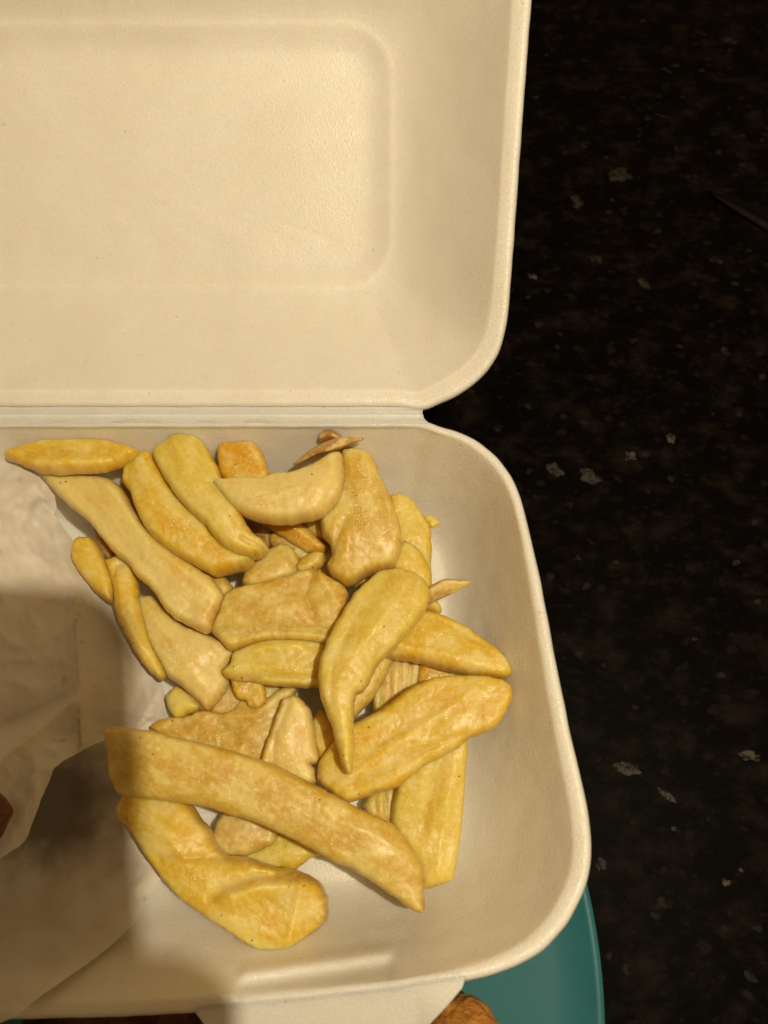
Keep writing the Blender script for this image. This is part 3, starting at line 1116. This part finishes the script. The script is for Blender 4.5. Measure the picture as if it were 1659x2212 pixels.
# middle of the heap
chip([(872, 1232, 10), (915, 1288, 28), (968, 1268, 34), (1019, 1255, 5)], (.040, .043, .045), .003, BRN, "brown curled peel sliver poking out to the right over the foam",
     rough=0.8, roll=0.5, name="potato_peel", cat="peel", group="loose crispy bits among the chips")
cut('C', [(880, 200), (960, 210), (1060, 250), (1160, 300), (1250, 370), (1340, 430), (1400, 490), (1440, 550), (1452, 602), (1380, 612), (1290, 597), (1200, 592), (1080, 567), (980, 537), (890, 512), (780, 492), (660, 482), (620, 420), (720, 330), (820, 250)],
    (.041, .043, .044, .044), .012, YEL, "tapering yellow chip pointing right at the foam wall", folds=[([(860, 250), (1060, 300), (1250, 420)], 9, -.0012), ([(740, 430), (1000, 480), (1300, 560)], 12, .0012)])
cut('B', [(190, 1440), (250, 1410), (310, 1385), (370, 1365), (480, 1358), (600, 1360), (700, 1372), (790, 1390), (790, 1470), (770, 1560), (750, 1635), (600, 1640), (490, 1632), (380, 1622), (300, 1602), (200, 1605), (188, 1592), (140, 1580), (125, 1555), (180, 1500)],
    (.042, .043, .042), .012, LEMON, "short knobbly yellow chip left of the S-curved chip", rough=1.3, folds=[([(210, 1600), (420, 1590), (740, 1590)], 6, -.0016), ([(330, 1440), (420, 1420), (600, 1410)], 9, .0013)])
cut('B', [(55, 1300), (90, 1230), (120, 1140), (140, 1080), (200, 1050), (300, 1025), (420, 1005), (520, 975), (600, 940), (680, 930), (760, 970), (860, 1030), (890, 1070), (880, 1150), (850, 1250), (820, 1330), (780, 1390), (700, 1368), (600, 1357), (480, 1357), (370, 1367), (280, 1387), (190, 1417), (150, 1402), (110, 1352)],
    (.043, .045, .045), .013, TAN, "broad tan chip with a folded right end in the middle of the heap", rough=1.15,
    folds=[([(80, 1310), (200, 1325), (420, 1300), (760, 1310)], 9, -.0018), ([(690, 960), (640, 1100), (690, 1230)], 8, -.0017), ([(720, 990), (800, 1100), (830, 1150)], 14, .0018), ([(200, 1100), (420, 1060), (560, 1010)], 16, .0010)])
cut('A', [(220, 345), (330, 340), (480, 350), (620, 375), (690, 410), (730, 465), (780, 560), (850, 670), (930, 745), (1060, 850), (1180, 930), (1260, 980), (1320, 1060), (1336, 1100), (1300, 1180), (1255, 1290), (1220, 1312), (1130, 1265), (1040, 1220), (985, 1170), (940, 1095), (880, 1020), (800, 955), (760, 885), (680, 830), (620, 760), (565, 690), (520, 630), (430, 560), (350, 490), (280, 420)],
    (.0475, .048, .047, .044), .012, PALE, "long pale cream chip running diagonally from the paper's upper edge", folds=[([(500, 500), (800, 850), (1150, 1150)], 26, -.0012), ([(640, 420), (900, 790), (1250, 1060)], 9, .0008)])
cut('A', [(745, 270), (800, 235), (870, 215), (908, 228), (922, 270), (962, 340), (1012, 430), (1062, 500), (1112, 560), (1182, 610), (1242, 670), (1272, 722), (1332, 782), (1420, 835), (1512, 858), (1520, 872), (1470, 915), (1390, 930), (1330, 945), (1270, 950), (1200, 915), (1120, 870), (1060, 840), (980, 790), (900, 720), (850, 650), (810, 570), (780, 490), (765, 440), (720, 390), (730, 320)],
    (.0505, .050, .049, .046), .013, YEL, "left chip of the yellow-green side-by-side curved pair", folds=[([(770, 400), (790, 280)], 8, -.001), ([(860, 300), (960, 520), (1150, 740)], 24, .0008)])
cut('A', [(908, 224), (930, 185), (1000, 150), (1030, 115), (1080, 108), (1180, 128), (1220, 170), (1260, 230), (1290, 290), (1320, 360), (1345, 430), (1400, 530), (1440, 590), (1470, 650), (1510, 710), (1570, 750), (1612, 802), (1580, 815), (1560, 838), (1520, 848), (1420, 828), (1330, 778), (1275, 718), (1235, 655), (1150, 588), (1072, 498), (1012, 418), (962, 338), (922, 268)],
    (.053, .053, .052, .048), .013, LEMON, "right chip of the yellow-green side-by-side curved pair with a frayed tip", folds=[([(1460, 760), (1540, 800), (1600, 805)], 4, -.0012), ([(1060, 200), (1180, 420), (1350, 640)], 22, .0009)])
cut('B', [(850, 210), (930, 200), (1010, 220), (1060, 290), (1085, 370), (1130, 440), (1155, 520), (1195, 620), (1215, 720), (1205, 820), (1165, 900), (1080, 930), (1000, 950), (950, 990), (880, 1015), (790, 960), (765, 900), (800, 840), (790, 770), (740, 710), (720, 610), (790, 540), (820, 450), (840, 330)],
    (.050, .049, .048, .045), .013, TAN, "big tan curved chip to the right of the crescent chip", axis=(0.3, 1),
    folds=[([(870, 660), (810, 800), (790, 900)], 5, -.0016), ([(900, 720), (880, 880)], 14, .0012), ([(900, 300), (1020, 520), (1100, 760)], 24, .0012)])
chip([(634, 1004, 8), (680, 976, 20), (730, 957, 26), (786, 947, 6)], (.054, .0575, .059), .003, BRN, "thin brown peel strip lying across the top of the crescent chip",
     rough=0.8, roll=0.4, name="potato_peel", cat="peel", group="loose crispy bits among the chips")
chip([(690, 946, 16), (712, 941, 22), (740, 950, 14)], (.0565, .057, .0565), .004, BRN, "small brown curled bit behind the thin peel strip near the hinge",
     rough=1.2, name="potato_peel", cat="peel", group="loose crispy bits among the chips")
cut('B', [(60, 405), (110, 380), (160, 385), (250, 375), (370, 380), (440, 350), (540, 345), (620, 320), (700, 285), (750, 245), (800, 220), (845, 215), (860, 270), (860, 370), (840, 460), (800, 520), (740, 580), (680, 605), (600, 610), (540, 625), (440, 630), (350, 615), (260, 585), (180, 540), (130, 480)],
    (.054, .0545, .054), .013, PALE, "pale crescent-shaped chip below the brown peel strip", folds=[([(830, 240), (840, 380), (740, 560)], 5, -.001), ([(220, 460), (450, 500), (700, 440)], 24, .0012)])
cut('C', [(420, 920), (520, 870), (620, 820), (700, 770), (780, 700), (860, 650), (960, 615), (1060, 600), (1180, 600), (1290, 605), (1380, 625), (1432, 660), (1436, 730), (1400, 820), (1340, 910), (1250, 945), (1170, 975), (1110, 1030), (1020, 1080), (900, 1140), (800, 1220), (720, 1280), (600, 1310), (500, 1350), (440, 1366), (380, 1340), (310, 1290), (250, 1230), (265, 1120), (330, 1030)],
    (.043, .046, .049, .050), .012, YEL, "large flat yellow chip reaching up to the right foam wall",
    folds=[([(480, 1270), (760, 1130), (1000, 1010), (1150, 960)], 7, -.0010), ([(560, 1080), (800, 920), (1100, 760)], 18, -.0010), ([(420, 1250), (700, 1040), (1200, 690)], 10, .0008)])
# top of the heap
cut('C', [(628, -40), (698, -50), (788, -50), (858, -20), (908, 20), (933, 80), (928, 150), (898, 210), (838, 280), (748, 390), (700, 440), (640, 490), (600, 540), (560, 640), (520, 690), (480, 700), (465, 780), (465, 880), (470, 1000), (458, 1180), (442, 1198), (400, 1120), (370, 1010), (345, 900), (300, 800), (270, 700), (260, 600), (270, 500), (310, 390), (360, 290), (420, 190), (480, 90), (560, 20)],
    (.058, .059, .057, .051), .013, LEMON, "S-curved chip with a thin tail on top of the heap", axis=(-0.35, 1), dome=.0020,
    folds=[([(640, 60), (480, 280), (350, 520), (340, 760)], 13, -.0010), ([(600, 500), (640, 440)], 5, -.0012), ([(780, 60), (640, 300), (480, 480)], 18, .0012)])
cut('D', [(235, 960), (280, 860), (340, 870), (500, 880), (640, 905), (690, 950), (740, 1030), (790, 1080), (810, 1140), (860, 1220), (900, 1250), (1000, 1255), (1100, 1290), (1200, 1320), (1330, 1340), (1420, 1380), (1480, 1430), (1512, 1500), (1516, 1580), (1509, 1640), (1450, 1690), (1350, 1770), (1250, 1850), (1207, 1880), (1098, 1822), (998, 1762), (898, 1692), (798, 1632), (698, 1562), (598, 1482), (508, 1372), (418, 1252), (320, 1090), (250, 1020)],
    (.037, .039, .040, .037), .014, YEL, "thick bent yellow chip with a blunt end at the bottom left of the heap", dome=.002,
    folds=[([(520, 1262), (760, 1252), (1000, 1262)], 9, -.0016), ([(830, 1500), (900, 1430), (1080, 1370), (1330, 1345)], 7, -.0026), ([(960, 1480), (1150, 1420), (1380, 1420)], 16, .0028), ([(1380, 1400), (1340, 1560), (1300, 1750)], 12, .0016), ([(560, 1100), (700, 1300)], 24, .0012)])
cut('D', [(150, 480), (200, 455), (290, 465), (430, 480), (600, 525), (760, 560), (930, 605), (1100, 660), (1200, 690), (1330, 760), (1430, 810), (1520, 860), (1650, 930), (1778, 988), (1894, 1039), (1981, 1119), (2054, 1228), (2098, 1330), (2104, 1461), (2109, 1592), (2069, 1592), (1923, 1490), (1778, 1388), (1661, 1316), (1560, 1280), (1450, 1215), (1330, 1150), (1200, 1090), (1100, 1040), (1000, 1010), (900, 985), (800, 945), (640, 915), (500, 895), (340, 880), (240, 860), (190, 760), (180, 600)],
    (.053, .054, .053, .048), .013, TAN, "longest chip, lying diagonally across the bottom with a pointed right end", dome=.0016,
    folds=[([(300, 860), (640, 885), (1000, 985), (1300, 1110), (1800, 1380)], 8, -.0009), ([(400, 560), (900, 680), (1400, 900), (1900, 1180)], 26, .0009)])

# ------------------------------------------------------------------ paper


def seg_d(x, y, a, b):
    ax, ay = a; bx, by = b
    dx, dy = bx - ax, by - ay
    t = max(0, min(1, ((x - ax) * dx + (y - ay) * dy) / (dx*dx + dy*dy)))
    return math.hypot(x - ax - t*dx, y - ay - t*dy)


CREASE = [((160, 1290), (174, 1616), 9, .0036), ((157, 1515), (-120, 1740), 16, .0060), ((150, 1502), (-120, 1605), 18, -.0048), ((60, 1080), (118, 1075), 10, .0015),
          ((75, 1060), (-120, 1180), 30, .0015), ((350, 1480), (300, 1560), 8, -.0012), ((270, 1400), (285, 1560), 20, .0012), ((-100, 1350), (160, 1290), 30, .0012),
          ((120, 1110), (85, 1078), 7, -.0016), ((215, 1262), (60, 1330), 22, -.0008)]


def sheet(edge, left, zfun, nu, nv, creases, seed):
    e = resample([Vector((x, y, z)) for x, y, z in edge], nv)
    l = resample([Vector((x, y, z)) for x, y, z in left], nv)
    verts, faces = [], []
    for j in range(nv):
        for i in range(nu):
            u = i / (nu - 1)
            u2 = 1 - (1 - u) ** 1.5
            px = l[j][0] + (e[j][0] - l[j][0]) * u2
            py = l[j][1] + (e[j][1] - l[j][1]) * u2
            z = l[j][2] + (e[j][2] - l[j][2]) * zfun(u2)
            for a, b, wd, am in creases:
                dd = seg_d(px, py, a, b)
                if dd < wd * 4:
                    z += am * math.exp(-math.sqrt((dd / wd) ** 2 + 0.16) + 0.4) * min(1.0, (1 - u2) * 14 + 0.12)
            cr = mn.noise(Vector((px / 75, py / 75, seed + 20)))
            cr2 = mn.noise(Vector((px / 34 + 0.4 * cr, py / 34, seed + 30)))
            z += (0.0024 * (0.35 - abs(cr)) + 0.0004 * (0.3 - abs(cr2))) * min(1.0, (1 - u2) * 9)
            z += 0.0012 * mn.noise(Vector((px / 90, py / 90, seed))) * min(1.0, (1 - u2) * 8) + 0.00035 * mn.noise(Vector((px / 22, py / 22, seed + 3)))
            jx = 1.6 * mn.noise(Vector((px / 14, py / 14, seed + 9)))
            verts.append(P(px + jx, py + jx, z))
    for j in range(nv - 1):
        for i in range(nu - 1):
            faces.append((j*nu + i, (j+1)*nu + i, (j+1)*nu + i + 1, j*nu + i + 1))
    return verts, faces


pap = empty("paper_wrap", P(60, 1450, .02))
pinv = Vector(pap.location)
edgeA = [(6, 982, .046), (40, 994, .047), (66, 1010, .047), (100, 1046, .045), (119, 1072, .042), (122, 1096, .040), (118, 1112, .039), (138, 1140, .036), (163, 1174, .033),
         (215, 1262, .031), (262, 1352, .031), (308, 1432, .029), (330, 1462, .027), (351, 1474, .024), (363, 1552, .022), (320, 1574, .024), (255, 1590, .032), (212, 1604, .040), (176, 1622, .046),
         (140, 1642, .050), (116, 1660, .053), (107, 1685, .054), (91, 1722, .055), (57, 1813, .058), (40, 1829, .059), (0, 1855, .060), (-140, 1915, .060)]
leftA = [(-260, 960, .046), (-260, 1100, .056), (-260, 1300, .058), (-260, 1500, .058), (-260, 1700, .060), (-260, 1915, .060)]
v1, f1 = sheet(edgeA, leftA, lambda u: u ** 2.2, 130, 260, CREASE, 11)


def solid_sheet(verts, faces, th=0.00012):
    me = mesh([q - pinv for q in verts], faces)
    return me


o = link("top_flap", solid_sheet(v1, f1), PAPER, pap)
edgeB = [(345, 1560, 0.0258), (300, 1700, 0.0248), (280, 1790, 0.0243), (325, 1850, 0.0248), (357, 1884, 0.0258), (340, 1908, 0.0268), (318, 1940, 0.0298), (294, 1992, 0.0358), (225, 2055, .043), (160, 2102, .052),
         (90, 2150, .0595), (40, 2192, .0635), (-60, 2235, .0635)]
leftB = [(-260, 1540, 0.0238), (-260, 1750, 0.0238), (-260, 1900, 0.0298), (-260, 2050, .045), (-260, 2235, .0635)]
CREASEB = [((345, 1895), (200, 1960), 18, .0015), ((250, 1800), (-50, 2010), 24, .002), ((280, 1860), (-50, 2110), 22, -.0016), ((310, 1900), (0, 2150), 20, .0016)]
v2, f2 = sheet(edgeB, leftB, lambda u: u, 60, 110, CREASEB, 23)
me2 = solid_sheet(v2, f2)
wc = P(130, 1735, .022)  # middle of the shade painted on the sheet under the flap
me2.attributes.new("hollow_shade", 'FLOAT', 'POINT').data.foreach_set("value", [max(0.0, 1 - (q - wc).length / 0.032) for q in v2])
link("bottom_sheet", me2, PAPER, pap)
tag(pap, "crumpled white greaseproof paper wrapped over the left of the box", "paper")

# ------------------------------------------------------------------ fried pieces


def lump(name, c, rad, mat, label, cat, seed, amp=0.16, f=130):
    bm = bmesh.new()
    bmesh.ops.create_icosphere(bm, subdivisions=5, radius=1.0)
    for q in bm.verts:
        d = q.co.copy()
        p = Vector((d.x * rad[0], d.y * rad[1], d.z * rad[2]))
        k = 1 + amp * fbm(p + Vector(c), f, seed, 3) + amp * 0.35 * fbm(p + Vector(c), f * 4, seed + 2, 2)
        q.co = p * k
    me = bpy.data.meshes.new("m")
    bm.to_mesh(me)
    bm.free()
    o = link(name, me, mat)
    o.location = c
    tag(o, label, cat)
    return o


lump("breaded_nugget", P(1000, 2290, .024), (.0125, .0145, .012), CRUMB, "golden brown breaded piece on the teal plate beside the foam tab", "breaded piece", 4, 0.09)
lump("breaded_nugget", P(330, 2290, .026), (.036, .020, .016), DARKCRUMB, "very dark brown fried piece in shade below the front edge of the box", "fried piece", 8)
chip([(-130, 1768, 150), (-60, 1757, 128), (-10, 1748, 74), (28, 1748, 8)], (.063, .066, .0665, .066), .012, BRN,
     "dark reddish-brown pointed tip lying on the paper at the left edge", name="battered_tip", cat="fried piece", group=None, mat=DARKCRUMB, blunt=(.3, .3))

# ------------------------------------------------------------------ knife
kn = empty("knife", P(1600, 450, 0))
tip, d0 = P(1528, 409, .002), None
up = [P(1528, 409, .0022), P(1560, 416, .0024), P(1600, 431, .0026), P(1659, 458, .0026)]
dn = [P(1528, 409, .0022), P(1545, 426, .0020), P(1590, 457, .0016), P(1659, 499, .0014)]
du = (up[-1] - up[-2]).normalized()
dd = (dn[-1] - dn[-2]).normalized()
dm = ((du + dd) / 2).normalized()
up.append(up[-1] + dm * 0.075); dn.append(dn[-1] + dm * 0.070)
U = resample(up, 40); D = resample(dn, 40)
kv, kf = [], []
for i in range(40):
    a, b = Vector(U[i]), Vector(D[i])
    m_ = a.lerp(b, 0.45) + Vector((0, 0, .0002))
    kv += [a, m_, b, b - Vector((0, 0, .0006)), a - Vector((0, 0, .0016))]
for i in range(39):
    for j in range(5):
        k2 = (j + 1) % 5
        kf.append((i*5 + j, i*5 + k2, (i+1)*5 + k2, (i+1)*5 + j))
kf += [(0, 1, 2, 3, 4), tuple(39*5 + j for j in (4, 3, 2, 1, 0))]
loc = Vector(kn.location)
link("blade", mesh([q - loc for q in kv], kf), STEEL, kn)
hb = (Vector(U[-1]) + Vector(D[-1])) / 2
hv, hf = [], []
sd = Vector((-dm.y, dm.x, 0))
for i in range(24):
    t = i / 23
    r = 0.0085 * (0.75 + 0.25 * math.sin(t * 3.3)) * min(1, (t + .02) * 9) ** .5 * min(1, (1.02 - t) * 9) ** .5
    for j in range(16):
        an = 2 * math.pi * j / 16
        hv.append(hb + dm * (0.10 * t - 0.004) + sd * r * math.cos(an) + Vector((0, 0, 0.0055 + 0.6 * r * math.sin(an))))
for i in range(23):
    for j in range(16):
        k2 = (j + 1) % 16
        hf.append((i*16 + j, i*16 + k2, (i+1)*16 + k2, (i+1)*16 + j))
hf += [tuple(range(16))[::-1], tuple(23*16 + j for j in range(16))]
link("handle", mesh([q - loc for q in hv], hf), HANDLE, kn)
tag(kn, "dark pointed knife blade lying on the black worktop at the upper right", "knife")

# ------------------------------------------------------------------ the phone that takes the picture (above the frame, throws the shadow on the paper)
bm = bmesh.new()
bmesh.ops.create_cube(bm, size=1.0)
pw, phh, pt = 0.076, 0.160, 0.0085
for q in bm.verts:
    q.co.x *= pw; q.co.y *= phh; q.co.z *= pt
vert_e = [e for e in bm.edges if abs(e.verts[0].co.z - e.verts[1].co.z) > 0.001]
bmesh.ops.bevel(bm, geom=vert_e, offset=0.010, segments=8, profile=0.5, affect='EDGES')
me = bpy.data.meshes.new("m")
bm.to_mesh(me)
bm.free()
ph = link("phone", me, PHONE, smooth=False)
RT = 0.0195   # lens to the phone's right edge
TP = 0.036   # lens to its top edge
ph.rotation_euler = (TILT, 0, 0)
ph.location = CAM + Vector((1, 0, 0)) * (RT - pw / 2) + UP * (TP - phh / 2) - FWD * (pt / 2 + 0.003)
tag(ph, "dark mobile phone held above the box", "phone")

# the hand that holds it, fingers round the phone's right edge
hv = [(-.050, -.215, -.020, .026), (-.046, -.150, -.024, .024), (-.036, -.092, -.020, .018), (-.022, -.060, -.015, .013)]
he = [(0, 1), (1, 2), (2, 3)]


def finger(root, pts):
    prev = root
    for p in pts:
        hv.append(p)
        he.append((prev, len(hv) - 1))
        prev = len(hv) - 1


for k_, y_ in enumerate((-.036, -.055, -.074, -.092)):
    ex_ = (.003, .006, .004, -.001)[k_]
    finger(3 if k_ < 2 else 2, [(-.006, y_ - .004, -.0085, .0090), (.012 + ex_ * .6, y_, -.0055, .0086), (.0205 + ex_ * .7, y_ + .003, .004, .0078), (.0175 + ex_ * .7, y_ + .004, .0165, .0072), (.010 + ex_, y_ + .004, .0205, .0064)])
finger(2, [(-.056, -.092, -.012, .012), (-.0715, -.070, .001, .0098), (-.0690, -.050, .015, .0085), (-.058, -.036, .0205, .0072)])
me = bpy.data.meshes.new("m")
RX = Vector((1, 0, 0))
me.from_pydata([RX * (p[0] + RT - 0.014) + UP * p[1] - FWD * p[2] for p in hv], he, [])
ho = bpy.data.objects.new("hand", me)
ho.location = CAM
scene.collection.objects.link(ho)
ho.modifiers.new("skin", 'SKIN')
sl = me.skin_vertices[0].data if me.skin_vertices else None
if sl is None:
    bm = bmesh.new(); bm.from_mesh(me); bm.verts.layers.skin.verify(); bm.to_mesh(me); bm.free()
    sl = me.skin_vertices[0].data
for k_, p in enumerate(hv):
    sl[k_].radius = (p[3], p[3])
    sl[k_].use_root = (k_ == 0)
sb = ho.modifiers.new("subdivision", 'SUBSURF')
sb.levels = sb.render_levels = 2
SKIN = mat_crumb("skin", (0.42, 0.22, 0.14), (0.48, 0.26, 0.17))
me.materials.append(SKIN)
tag(ho, "left hand gripping the phone above the box", "hand")
